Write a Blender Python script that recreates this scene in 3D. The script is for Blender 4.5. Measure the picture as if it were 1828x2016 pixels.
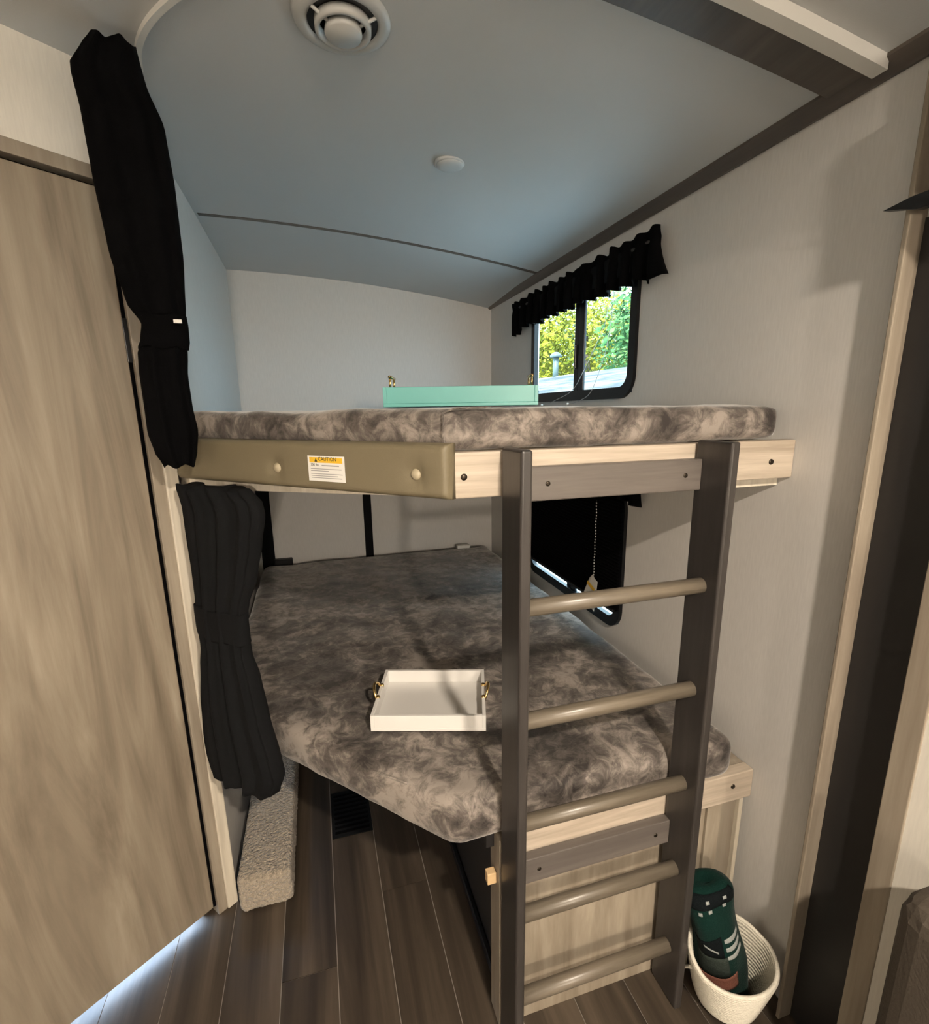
import bpy, bmesh, math, random
from mathutils import Vector, Matrix
random.seed(7)
D = bpy.data
for o in list(D.objects): D.objects.remove(o)
SC = bpy.context.scene
COL = SC.collection

# ------------------------------------------------------------------ camera
cd = D.cameras.new('camera'); cam = D.objects.new('camera', cd); COL.objects.link(cam)
cd.sensor_fit = 'HORIZONTAL'; cd.sensor_width = 36.0
cd.lens = 36.0 * 986.465 / 1828; cd.shift_y = 0.01316; cd.clip_start = 0.02; cd.clip_end = 400
rm = Matrix(((0.9586, 0.07656, -0.27428), (-0.28439, 0.20821, -0.93583), (-0.01454, 0.97508, 0.22136)))
cam.matrix_world = Matrix.Translation((0, 0, 1.4482)) @ rm.to_4x4()
SC.camera = cam

# ------------------------------------------------------------------ world, sun, exposure
SKY = 13.0
SUN = 13.0
LAMP = 66.0
LAMP_C = (1.0, 0.86, 0.70)
w = D.worlds.new('World'); SC.world = w; w.use_nodes = True
bg = w.node_tree.nodes['Background']
bg.inputs[0].default_value = (0.55, 0.80, 0.96, 1); bg.inputs[1].default_value = SKY
sl = D.lights.new('sun', 'SUN'); sl.energy = SUN; sl.angle = 0.02; sl.color = (1.0, 0.97, 0.88)
so = D.objects.new('sun', sl); COL.objects.link(so)
so.rotation_euler = Vector((0.42, 0.50, -0.72)).to_track_quat('-Z', 'Y').to_euler()
vs = SC.view_settings
vs.view_transform = 'Standard'; vs.look = 'None'; vs.gamma = 1; vs.use_curve_mapping = False
vs.exposure = 0.0
for nm, z0, z1 in (('portal_upper', 1.50, 1.92), ('portal_lower', 0.67, 1.165)):
    al = D.lights.new(nm, 'AREA'); al.shape = 'RECTANGLE'; al.size = .78; al.size_y = z1 - z0
    al.cycles.is_portal = True
    ao = D.objects.new(nm, al); COL.objects.link(ao); ao.location = (1.075, 1.855, (z0 + z1) / 2)
    ao.rotation_euler = (0, math.radians(90), 0); ao.rotation_euler = Vector((-1, 0, 0)).to_track_quat('-Z', 'Z').to_euler()

# ------------------------------------------------------------------ dimensions (metres)
W, B, F, L = 1.008, 2.846, 0.855, -0.345
XL, YB = -1.42, -3.70
def ceil_z(x, y): return 2.145 - 0.0636 * (x + .4) ** 2 - (0.016 * max(0, y - 2.165) / .68)
DP = Vector((-.380, 1.359, 0)); DD = Vector((-.789, -.615, 0)).normalized(); DN = Vector((DD.y, -DD.x, 0))  # door plane; DN faces the room
if DN.dot(Vector((0, 0, 0)) - DP) < 0: DN = -DN

# ------------------------------------------------------------------ materials
MATS = {}
def newmat(name):
    m = D.materials.new(name); m.use_nodes = True; MATS[name] = m
    nt = m.node_tree; return m, nt, nt.nodes, nt.links, nt.nodes['Principled BSDF']
def plain(name, c, r=.5, metal=0, bump=0, bscale=200, spec=.5, sheen=0, emit=None, var=0, vscale=6, bdist=.004):
    m, nt, n, l, p = newmat(name)
    p.inputs['Base Color'].default_value = (*c, 1); p.inputs['Roughness'].default_value = r
    p.inputs['Metallic'].default_value = metal; p.inputs['Specular IOR Level'].default_value = spec
    tc = n.new('ShaderNodeTexCoord')
    if sheen:
        p.inputs['Sheen Weight'].default_value = sheen; p.inputs['Sheen Roughness'].default_value = .4
    if var:
        nz = n.new('ShaderNodeTexNoise'); nz.inputs['Scale'].default_value = vscale; nz.inputs['Detail'].default_value = 5
        l.new(tc.outputs['Object'], nz.inputs['Vector'])
        mx = n.new('ShaderNodeMix'); mx.data_type = 'RGBA'
        mx.inputs['A'].default_value = tuple(v * (1 - var) for v in c) + (1,)
        mx.inputs['B'].default_value = tuple(min(1, v * (1 + var)) for v in c) + (1,)
        l.new(nz.outputs['Fac'], mx.inputs['Factor']); l.new(mx.outputs['Result'], p.inputs['Base Color'])
    if bump:
        nz = n.new('ShaderNodeTexNoise'); nz.inputs['Scale'].default_value = bscale; nz.inputs['Detail'].default_value = 3
        l.new(tc.outputs['Object'], nz.inputs['Vector'])
        b = n.new('ShaderNodeBump'); b.inputs['Strength'].default_value = bump; b.inputs['Distance'].default_value = bdist
        l.new(nz.outputs['Fac'], b.inputs['Height']); l.new(b.outputs['Normal'], p.inputs['Normal'])
    if emit:
        p.inputs['Emission Color'].default_value = (*emit[0], 1); p.inputs['Emission Strength'].default_value = emit[1]
    return m
def ramp(n, stops):
    r = n.new('ShaderNodeValToRGB'); e = r.color_ramp.elements
    while len(e) < len(stops): e.new(.5)
    for i, (pos, c) in enumerate(stops): e[i].position = pos; e[i].color = (*c, 1)
    return r
def wood(name, dark, mid, light, axis='Z', stretch=14, scale=3.0, r=.45, rnd=False, bump=.12, knots=.5):
    m, nt, n, l, p = newmat(name)
    tc = n.new('ShaderNodeTexCoord'); mp = n.new('ShaderNodeMapping')
    s = [scale * stretch] * 3; s['XYZ'.index(axis)] = scale
    mp.inputs['Scale'].default_value = s
    src = tc.outputs['Object']
    if rnd:
        oi = n.new('ShaderNodeObjectInfo'); cb = n.new('ShaderNodeCombineXYZ')
        mu = n.new('ShaderNodeMath'); mu.operation = 'MULTIPLY'; mu.inputs[1].default_value = 37.0
        l.new(oi.outputs['Random'], mu.inputs[0])
        for k in range(3): l.new(mu.outputs[0], cb.inputs[k])
        ad = n.new('ShaderNodeVectorMath'); ad.operation = 'ADD'
        l.new(src, ad.inputs[0]); l.new(cb.outputs[0], ad.inputs[1]); src = ad.outputs[0]
    l.new(src, mp.inputs['Vector'])
    n1 = n.new('ShaderNodeTexNoise'); n1.inputs['Scale'].default_value = .55; n1.inputs['Detail'].default_value = 9
    n1.inputs['Roughness'].default_value = .62; n1.inputs['Distortion'].default_value = knots
    l.new(mp.outputs[0], n1.inputs['Vector'])
    rp = ramp(n, [(.28, dark), (.5, mid), (.72, light)]); l.new(n1.outputs['Fac'], rp.inputs[0])
    n2 = n.new('ShaderNodeTexNoise'); n2.inputs['Scale'].default_value = 2.6; n2.inputs['Detail'].default_value = 6
    l.new(mp.outputs[0], n2.inputs['Vector'])
    mx = n.new('ShaderNodeMix'); mx.data_type = 'RGBA'; mx.blend_type = 'MULTIPLY'; mx.inputs['Factor'].default_value = .45
    r2 = ramp(n, [(.3, (.62, .60, .58)), (.62, (1, 1, 1))]); l.new(n2.outputs['Fac'], r2.inputs[0])
    l.new(rp.outputs[0], mx.inputs['A']); l.new(r2.outputs[0], mx.inputs['B'])
    l.new(mx.outputs['Result'], p.inputs['Base Color'])
    p.inputs['Roughness'].default_value = r
    b = n.new('ShaderNodeBump'); b.inputs['Strength'].default_value = bump; b.inputs['Distance'].default_value = .002
    l.new(n2.outputs['Fac'], b.inputs['Height']); l.new(b.outputs['Normal'], p.inputs['Normal'])
    return m
def plush(name, dark, mid, light):
    m, nt, n, l, p = newmat(name)
    tc = n.new('ShaderNodeTexCoord')
    wv = n.new('ShaderNodeTexNoise'); wv.inputs['Scale'].default_value = 7; wv.inputs['Detail'].default_value = 2
    l.new(tc.outputs['Object'], wv.inputs['Vector'])
    sc = n.new('ShaderNodeVectorMath'); sc.operation = 'SCALE'; sc.inputs['Scale'].default_value = .07
    l.new(wv.outputs['Color'], sc.inputs[0])
    ad = n.new('ShaderNodeVectorMath'); ad.operation = 'ADD'
    l.new(tc.outputs['Object'], ad.inputs[0]); l.new(sc.outputs[0], ad.inputs[1])
    big = n.new('ShaderNodeTexNoise'); big.inputs['Scale'].default_value = 5.0; big.inputs['Detail'].default_value = 4; big.inputs['Distortion'].default_value = .9
    l.new(ad.outputs[0], big.inputs['Vector'])
    fine = n.new('ShaderNodeTexNoise'); fine.inputs['Scale'].default_value = 27; fine.inputs['Detail'].default_value = 10
    fine.inputs['Roughness'].default_value = .70; fine.inputs['Distortion'].default_value = .55
    l.new(ad.outputs[0], fine.inputs['Vector'])
    a = n.new('ShaderNodeMath'); a.operation = 'MULTIPLY'; a.inputs[1].default_value = .48; l.new(big.outputs['Fac'], a.inputs[0])
    b2 = n.new('ShaderNodeMath'); b2.operation = 'MULTIPLY_ADD'; b2.inputs[1].default_value = .52
    l.new(fine.outputs['Fac'], b2.inputs[0]); l.new(a.outputs[0], b2.inputs[2])
    rp = ramp(n, [(.40, dark), (.49, mid), (.59, light)]); l.new(b2.outputs[0], rp.inputs[0])
    l.new(rp.outputs[0], p.inputs['Base Color'])
    p.inputs['Roughness'].default_value = .75; p.inputs['Specular IOR Level'].default_value = .3
    p.inputs['Sheen Weight'].default_value = .6; p.inputs['Sheen Roughness'].default_value = .35
    p.inputs['Sheen Tint'].default_value = (.9, .88, .86, 1)
    bm_ = n.new('ShaderNodeBump'); bm_.inputs['Strength'].default_value = .55; bm_.inputs['Distance'].default_value = .006
    l.new(b2.outputs[0], bm_.inputs['Height']); l.new(bm_.outputs['Normal'], p.inputs['Normal'])
    return m
def linen(name, c, r=.6):
    m, nt, n, l, p = newmat(name)
    tc = n.new('ShaderNodeTexCoord')
    nz = n.new('ShaderNodeTexNoise'); nz.inputs['Scale'].default_value = 1.0; nz.inputs['Detail'].default_value = 6
    mp = n.new('ShaderNodeMapping'); mp.inputs['Scale'].default_value = (260, 260, 26)
    l.new(tc.outputs['Object'], mp.inputs['Vector']); l.new(mp.outputs[0], nz.inputs['Vector'])
    rp = ramp(n, [(.3, tuple(v * .95 for v in c)), (.7, tuple(min(1, v * 1.03) for v in c))])
    l.new(nz.outputs['Fac'], rp.inputs[0]); l.new(rp.outputs[0], p.inputs['Base Color'])
    p.inputs['Roughness'].default_value = r
    b = n.new('ShaderNodeBump'); b.inputs['Strength'].default_value = .12; b.inputs['Distance'].default_value = .001
    l.new(nz.outputs['Fac'], b.inputs['Height']); l.new(b.outputs['Normal'], p.inputs['Normal'])
    return m

linen('wall', (.64, .622, .595)); linen('cream_wall', (.72, .69, .62))
plain('ceiling', (.55, .57, .58), .55, bump=.05, bscale=400, var=.02)
plain('white_trim', (.72, .71, .67), .35, var=.03)
wood('door_wood', (.145, .116, .083), (.262, .218, .163), (.385, .332, .258), 'Z', 8, 1.5, .45, knots=1.6)
wood('jamb_wood', (.22, .18, .14), (.30, .255, .20), (.38, .33, .26), 'Z', 14, 2.0, .45)
wood('post_wood', (.60, .54, .43), (.70, .64, .53), (.76, .70, .60), 'Z', 18, 2.0, .45)
wood('oak_rail', (.36, .295, .225), (.50, .425, .34), (.63, .55, .455), 'X', 16, 3.0, .5, knots=.8)
wood('panel_wood', (.19, .156, .115), (.31, .262, .20), (.43, .375, .295), 'Z', 9, 2.6, .5)
wood('ladder_wood', (.028, .0245, .0225), (.040, .0355, .033), (.056, .050, .046), 'Z', 16, 3, .38, bump=.05)
wood('rung_wood', (.105, .088, .065), (.145, .123, .093), (.19, .16, .122), 'X', 16, 4, .33, bump=.05)
wood('crossbar_wood', (.092, .080, .071), (.122, .107, .096), (.155, .136, .121), 'X', 16, 3, .4, bump=.05)
wood('brown_trim', (.075, .06, .05), (.10, .083, .07), (.13, .107, .09), 'Y', 14, 2, .45)
wood('plank', (.018, .013, .0088), (.049, .0365, .025), (.112, .086, .061), 'Y', 20, 1.1, .5, rnd=True, knots=.7)
plain('grout', (.30, .27, .24), .7, var=.1)
plush('plush', (.030, .025, .023), (.105, .090, .080), (.30, .262, .23))
plain('black_fabric', (.0052, .0056, .0064), .92, bump=.3, bscale=900, spec=.15, var=.15)
plain('black_fabric_dark', (.0016, .0016, .0019), .95, bump=.3, bscale=700, spec=.06, var=.15)
plain('black_plastic', (.005, .005, .006), .35, spec=.22, var=.1)
plain('black_metal', (.010, .010, .011), .35, var=.1)
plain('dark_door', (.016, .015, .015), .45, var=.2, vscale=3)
plain('vinyl_olive', (.165, .138, .085), .5, bump=.12, bscale=420, var=.05)
plain('vinyl_button', (.40, .345, .24), .42, bump=.05, bscale=400)
plain('label_white', (.82, .81, .78), .4, var=.01)
plain('label_yellow', (.82, .50, .03), .4, var=.02)
plain('ink', (.02, .02, .018), .6, var=.1)
plain('ink_grey', (.33, .33, .33), .6, var=.1)
plain('screw', (.05, .04, .03), .35, .8, var=.2)
plain('carpet', (.40, .34, .265), .95, bump=1.0, bscale=120, spec=.1, sheen=.3, var=.62, vscale=110, bdist=.02)
plain('tray_white', (.76, .745, .72), .25, var=.01)
plain('tray_teal', (.155, .48, .45), .35, var=.04)
plain('brass', (.72, .52, .24), .22, 1.0, var=.05)
plain('rope', (.70, .66, .56), .8, bump=.6, bscale=260, var=.12, vscale=90)
plain('fleece_green', (.003, .019, .015), .95, bump=.5, bscale=300, spec=.1, sheen=.05, var=.35, vscale=14)
plain('fleece_black', (.004, .006, .007), .95, spec=.1, bump=.5, bscale=300, var=.3, vscale=14)
plain('fleece_white', (.30, .32, .31), .9, bump=.5, bscale=300, var=.2, vscale=30)
plain('fleece_grey', (.026, .034, .029), .95, spec=.1, bump=.5, bscale=300, var=.25, vscale=20)
plain('fleece_red', (.20, .075, .05), .9, bump=.5, bscale=300, var=.15, vscale=20)
plain('pine', (.66, .46, .25), .6, bump=.2, bscale=60, var=.12, vscale=30)
plain('sofa', (.060, .048, .036), .7, bump=.3, bscale=200, var=.1)
plain('vent_white', (.52, .53, .52), .4, var=.02)
plain('lamp_glass', (.9, .9, .88), .3, emit=((1, .86, .68), 2.0))
plain('tag_white', (.75, .74, .70), .55, var=.03)
plain('bark', (.10, .08, .06), .9, bump=.8, bscale=20, var=.3)
plain('neighbour_siding', (.55, .58, .60), .6, bump=.2, bscale=20, var=.05)
plain('pipe', (.055, .078, .075), .5, var=.1)
plain('gravel', (.50, .52, .52), .95, bump=.6, bscale=30, var=.25, vscale=12)
def leafmat(name, a, b, c):
    m, nt, n, l, p = newmat(name)
    tc = n.new('ShaderNodeTexCoord'); nz = n.new('ShaderNodeTexNoise'); nz.inputs['Scale'].default_value = 1.3; nz.inputs['Detail'].default_value = 8
    l.new(tc.outputs['Object'], nz.inputs['Vector'])
    rp = ramp(n, [(.35, a), (.5, b), (.65, c)]); l.new(nz.outputs['Fac'], rp.inputs[0])
    l.new(rp.outputs[0], p.inputs['Base Color']); p.inputs['Roughness'].default_value = .6
    p.inputs['Specular IOR Level'].default_value = .05
    return m
leafmat('leaf_yellow', (.06, .075, .006), (.17, .175, .016), (.34, .30, .03))
leafmat('leaf_green', (.020, .065, .024), (.055, .145, .044), (.14, .23, .07))
def shingle(name):
    m, nt, n, l, p = newmat(name)
    tc = n.new('ShaderNodeTexCoord'); mp = n.new('ShaderNodeMapping'); mp.inputs['Scale'].default_value = (2, .35, 6)
    nz = n.new('ShaderNodeTexNoise'); nz.inputs['Scale'].default_value = 2.4; nz.inputs['Detail'].default_value = 6; nz.inputs['Distortion'].default_value = .6
    l.new(tc.outputs['Object'], mp.inputs['Vector']); l.new(mp.outputs[0], nz.inputs['Vector'])
    rp = ramp(n, [(.36, (.060, .067, .073)), (.5, (.095, .097, .097)), (.64, (.150, .142, .132))]); l.new(nz.outputs['Fac'], rp.inputs[0])
    l.new(rp.outputs[0], p.inputs['Base Color']); p.inputs['Roughness'].default_value = .9; p.inputs['Specular IOR Level'].default_value = 0
    return m
shingle('roofing')
def glass(name):
    m, nt, n, l, p = newmat(name)
    out = n['Material Output']; tr = n.new('ShaderNodeBsdfTransparent'); tr.inputs[0].default_value = (.93, .95, .95, 1)
    gl = n.new('ShaderNodeBsdfGlossy'); gl.inputs['Roughness'].default_value = .02
    mx = n.new('ShaderNodeMixShader'); mx.inputs[0].default_value = .035; l.new(tr.outputs[0], mx.inputs[1]); l.new(gl.outputs[0], mx.inputs[2])
    l.new(mx.outputs[0], out.inputs['Surface']); n.remove(p); return m
glass('glass')

# ------------------------------------------------------------------ helpers
def link(name, me, mat, parent=None, smooth=False):
    if mat is not None and len(me.materials) == 0: me.materials.append(MATS[mat])
    o = D.objects.new(name, me); COL.objects.link(o)
    if smooth:
        for p in me.polygons: p.use_smooth = True
    if parent is not None:
        o.parent = parent; o.matrix_parent_inverse = parent.matrix_world.inverted()
    return o
def thing(name, label, cat, loc, group=None):
    o = D.objects.new(name, None); COL.objects.link(o); o.empty_display_size = .05
    o.matrix_world = Matrix.Translation(loc); o['label'] = label; o['category'] = cat
    if group: o['group'] = group
    return o
def tag(o, label, cat, group=None, kind=None):
    o['label'] = label; o['category'] = cat
    if group: o['group'] = group
    if kind: o['kind'] = kind
    return o
def struct(o, label=None, cat=None):
    o['kind'] = 'structure'
    if label: o['label'] = label
    if cat: o['category'] = cat
    return o
def mesh(verts, faces):
    me = D.meshes.new('mesh'); me.from_pydata([tuple(v) for v in verts], [], faces); me.validate(); me.update(); return me
def bm_mesh(bm):
    bmesh.ops.recalc_face_normals(bm, faces=bm.faces)
    me = D.meshes.new('mesh'); bm.to_mesh(me); bm.free(); return me
def add_box(bm, x0, x1, y0, y1, z0, z1, M=None):
    vs_ = [bm.verts.new((M @ Vector(c)) if M else c) for c in
           ((x0, y0, z0), (x1, y0, z0), (x1, y1, z0), (x0, y1, z0), (x0, y0, z1), (x1, y0, z1), (x1, y1, z1), (x0, y1, z1))]
    fs = [bm.faces.new([vs_[i] for i in f]) for f in ((0, 3, 2, 1), (4, 5, 6, 7), (0, 1, 5, 4), (1, 2, 6, 5), (2, 3, 7, 6), (3, 0, 4, 7))]
    return vs_, fs
def bevel(bm, r, seg=2):
    if r: bmesh.ops.bevel(bm, geom=list(bm.edges), offset=r, segments=seg, affect='EDGES', profile=.5)
def box(name, x0, x1, y0, y1, z0, z1, mat, parent=None, r=0, seg=2, M=None):
    bm = bmesh.new(); add_box(bm, x0, x1, y0, y1, z0, z1, M); bevel(bm, r, seg)
    return link(name, bm_mesh(bm), mat, parent, False)
def prism_bm(poly, z0, z1):
    bm = bmesh.new()
    a = [bm.verts.new((x, y, z0)) for x, y in poly]; b = [bm.verts.new((x, y, z1)) for x, y in poly]
    bm.faces.new(a[::-1]); bm.faces.new(b); n = len(poly)
    for i in range(n): bm.faces.new((a[i], a[(i + 1) % n], b[(i + 1) % n], b[i]))
    return bm
def prism(name, poly, z0, z1, mat, parent=None, r=0, seg=2):
    bm = prism_bm(poly, z0, z1); bevel(bm, r, seg); return link(name, bm_mesh(bm), mat, parent)
def loft(rings, closed=True, caps=True):
    n = len(rings[0]); V = [v for r in rings for v in r]; Fc = []
    for i in range(len(rings) - 1):
        for j in range(n if closed else n - 1):
            k = (j + 1) % n; Fc.append((i * n + j, i * n + k, (i + 1) * n + k, (i + 1) * n + j))
    if caps and closed:
        Fc.append(tuple(range(n))[::-1]); Fc.append(tuple((len(rings) - 1) * n + j for j in range(n)))
    return V, Fc
def tube_mesh(pts, r, seg=10, close=False):
    pts = [Vector(p) for p in pts]; rings = []; up = Vector((0, 0, 1))
    for i, p in enumerate(pts):
        a = pts[i - 1] if (i or close) else p; b = pts[(i + 1) % len(pts)] if (i < len(pts) - 1 or close) else p
        t = (b - a).normalized(); u = t.cross(up)
        if u.length < .05: u = t.cross(Vector((0, 1, 0)))
        u.normalize(); v = u.cross(t).normalized()
        rr = r[i] if isinstance(r, (list, tuple)) else r
        rings.append([p + u * rr * math.cos(2 * math.pi * k / seg) + v * rr * math.sin(2 * math.pi * k / seg) for k in range(seg)])
    if close: rings.append(rings[0]); V, Fc = loft(rings, True, False)
    else: V, Fc = loft(rings)
    bm = bmesh.new(); me = mesh(V, Fc); bm.from_mesh(me); bmesh.ops.remove_doubles(bm, verts=bm.verts, dist=1e-6); return bm_mesh(bm)
def tube(name, pts, r, mat, parent=None, seg=10, close=False):
    return link(name, tube_mesh(pts, r, seg, close), mat, parent, True)
def catmull(pts, n=8):
    P = [Vector(p) for p in pts]; P = [P[0] * 2 - P[1]] + P + [P[-1] * 2 - P[-2]]; out = []
    for i in range(1, len(P) - 2):
        for k in range(n):
            t = k / n; a, b, c, d = P[i - 1:i + 3]
            out.append(.5 * ((2 * b) + (c - a) * t + (2 * a - 5 * b + 4 * c - d) * t * t + (3 * b - a - 3 * c + d) * t ** 3))
    out.append(P[-2]); return out
def lathe(prof, c, axis='Z', seg=40):
    rings = []
    for r, h in prof:
        ring = []
        for k in range(seg):
            a = 2 * math.pi * k / seg; q = Vector((r * math.cos(a), r * math.sin(a), h))
            if axis == 'Y': q = Vector((q.x, q.z, q.y))
            if axis == 'X': q = Vector((q.z, q.x, q.y))
            ring.append(Vector(c) + q)
        rings.append(ring)
    V, Fc = loft(rings); bm = bmesh.new(); bm.from_mesh(mesh(V, Fc)); return bm_mesh(bm)
def rrect(y0, y1, z0, z1, r, n=8):
    out = []
    for cy, cz, a0 in ((y1 - r, z1 - r, 0), (y0 + r, z1 - r, 90), (y0 + r, z0 + r, 180), (y1 - r, z0 + r, 270)):
        for k in range(n + 1):
            a = math.radians(a0 + 90 * k / n); out.append((cy + r * math.cos(a), cz + r * math.sin(a)))
    return out
def frame_x(x0, x1, outer, inner):
    """rounded frame between x0 and x1, outer and inner loops given as (y, z)"""
    bm = bmesh.new(); n = len(outer)
    A = [[bm.verts.new((x, y, z)) for y, z in lp] for lp in (outer, inner) for x in (x0, x1)]
    o0, o1, i0, i1 = A
    for k in range(n):
        j = (k + 1) % n
        bm.faces.new((o0[k], o0[j], i0[j], i0[k])); bm.faces.new((o1[k], i1[k], i1[j], o1[j]))
        bm.faces.new((o0[k], o1[k], o1[j], o0[j])); bm.faces.new((i0[k], i0[j], i1[j], i1[k]))
    return bm_mesh(bm)
def text_mesh(s, size, M, extrude=.0002):
    c = D.curves.new('txt', 'FONT'); c.body = s; c.size = size; c.extrude = extrude
    c.align_x = 'LEFT'; c.align_y = 'BOTTOM'
    o = D.objects.new('txt', c); COL.objects.link(o); bpy.context.view_layer.update()
    me = D.meshes.new_from_object(o.evaluated_get(bpy.context.evaluated_depsgraph_get()))
    D.objects.remove(o); D.curves.remove(c); me.materials.clear(); me.transform(M); return me
def wobble(me, amp, freq, seed=0):
    from mathutils import noise
    for v in me.vertices:
        q = v.co * freq + Vector((seed, seed * 1.7, -seed)); v.co += Vector((noise.noise(q), noise.noise(q + Vector((9, 3, 1))), noise.noise(q + Vector((2, 7, 5))))) * amp

# ================================================================== SETTING
# floor with planks
fl = struct(box('floor', XL, W + .05, YB, B + .05, -.05, -.0025, 'grout'), 'dark brown wood-look plank floor with pale seams')
x0, pw, PL = -.4744, .1421, 1.22
bm = bmesh.new(); add_box(bm, -.5, .5, -.5, .5, -.5, .5); unit = bm_mesh(bm)
plank_me = {}
offs = {2: 1.108, 4: 1.287, 1: .52, 3: .58, 0: .70, 5: .62, 6: .30, -1: 1.0}
i = -7
while x0 + i * pw < W:
    a = x0 + i * pw; b = a + pw; a = max(a, XL); b = min(b, W)
    if b - a > .01:
        y = offs.get(i, random.uniform(0, 1.2)); y -= PL * math.ceil((y - YB) / PL)
        while y < B:
            ya, yb = max(y, YB), min(y + PL, B + .02)
            if yb - ya > .02:
                k = (round(b - a, 3), round(yb - ya, 3))
                if k not in plank_me:
                    bm = bmesh.new(); sx, sy = (b - a) / 2 - .0011, (yb - ya) / 2 - .0011
                    add_box(bm, -sx, sx, -sy, sy, -.0025, 0); plank_me[k] = bm_mesh(bm); plank_me[k].materials.append(MATS['plank'])
                o = link('plank', plank_me[k], 'plank'); o.parent = fl; o.location = ((a + b) / 2, (ya + yb) / 2, 0)
            y += PL
    i += 1
# ceiling (bowed across the vehicle)
nx, ny = 28, 24; V = []; Fc = []
for j in range(ny + 1):
    for k in range(nx + 1):
        x = XL - .03 + (W + .08 - XL) * k / nx; y = YB - .03 + (B + .08 - YB) * j / ny; V.append((x, y, ceil_z(x, y)))
for j in range(ny):
    for k in range(nx):
        a = j * (nx + 1) + k; Fc.append((a, a + nx + 1, a + nx + 2, a + 1))
nV = len(V); V2 = V + [(x, y, z + .06) for x, y, z in V]; F2 = Fc + [tuple(q + nV for q in f[::-1]) for f in Fc]
ce = struct(link('ceiling', mesh(V2, F2), 'ceiling', None, False), 'pale bowed ceiling panel above the upper bunk')
def ceil_strip(name, pts, wd, th, mat, parent=None, drop=0):
    """flat strip following the ceiling; pts plan polyline, wd width, th thickness"""
    P = [Vector((x, y)) for x, y in pts]; rings = []
    for i, p in enumerate(P):
        t = ((P[min(i + 1, len(P) - 1)] - P[max(i - 1, 0)])).normalized(); nrm = Vector((-t.y, t.x)) * wd / 2
        a, b = p + nrm, p - nrm; za, zb = ceil_z(*a) + .004 - drop, ceil_z(*b) + .004 - drop
        rings.append([(a.x, a.y, za), (b.x, b.y, zb), (b.x, b.y, zb - th), (a.x, a.y, za - th)])
    V, Fc = loft(rings); bm = bmesh.new(); bm.from_mesh(mesh(V, Fc)); return link(name, bm_mesh(bm), mat, parent)
struct(ceil_strip('trim_1', [(L + .01 + (W - L - .04) * k / 24, 2.165) for k in range(25)], .022, .007, 'brown_trim'), 'thin brown seam strip across the ceiling toward the back wall')
struct(ceil_strip('trim_2', [(W - .02 - (W - .2) * k / 24, .822) for k in range(25)], .078, .014, 'brown_trim'), 'wide dark brown batten across the ceiling above the ladder')
struct(ceil_strip('trim_3', [(W - .028 - .70 * k / 16, .765) for k in range(17)], .026, .026, 'white_trim'), 'white curtain track across the ceiling beside the dark batten')
tr = [(W - .728, .765), (.2, .80), (.08, .875), (-.04, .985), (-.12, 1.065), (-.185, 1.135), (-.235, 1.205), (-.268, 1.275), (-.283, 1.34)]
struct(ceil_strip('trim_13', [(v.x, v.y) for v in catmull([(a, b, 0) for a, b in tr], 6)], .011, .014, 'white_trim'), 'thin white track curving over the corner to the gathered upper curtain')
# cove trim along right wall top
bm = bmesh.new(); n0 = []
for y in (.45, B): n0.append([bm.verts.new(c) for c in ((W, y, 2.0), (W, y, 2.045), (W - .034, y, 2.045), (W - .034, y, 2.019), (W - .01, y, 1.998))])
for k in range(5): bm.faces.new((n0[0][k], n0[0][(k + 1) % 5], n0[1][(k + 1) % 5], n0[1][k]))
bm.faces.new(n0[0]); bm.faces.new(n0[1][::-1])
struct(link('trim_4', bm_mesh(bm), 'brown_trim'), 'brown cove trim where right wall meets the ceiling')

# right wall with two window openings
WY0, WY1 = 1.452, 2.255
UZ0, UZ1, LZ0, LZ1 = 1.480, 1.935, .660, 1.175
def wall_with_holes(name, label):
    bm = bmesh.new(); m = .018
    ys = [YB, WY0 + m, WY1 - m, B + .05]; zs = [-.05, LZ0 + m, LZ1 - m, UZ0 + m, UZ1 - m, 2.06]
    for a in range(3):
        for b in range(5):
            if a == 1 and b in (1, 3): continue
            add_box(bm, W, W + .020, ys[a], ys[a + 1], zs[b], zs[b + 1])
    bmesh.ops.remove_doubles(bm, verts=bm.verts, dist=1e-5)
    return struct(link(name, bm_mesh(bm), 'wall'), label)
wall_with_holes('wall_right', 'off-white linen textured side wall with two windows')
struct(box('wall_back', XL, W, B, B + .05, -.05, 2.2, 'wall'), 'off-white back wall behind both bunks')
struct(box('wall_left', L - .03, L, 1.40, B, 0, 2.2, 'wall'), 'off-white partition wall along the left side of the bunks')
struct(box('wall_far_left', XL - .05, XL, YB - .05, B + .05, -.05, 2.2, 'wall'))
struct(box('wall_rear', XL, W + .05, YB - .05, YB, -.05, 2.2, 'wall'))

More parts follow.
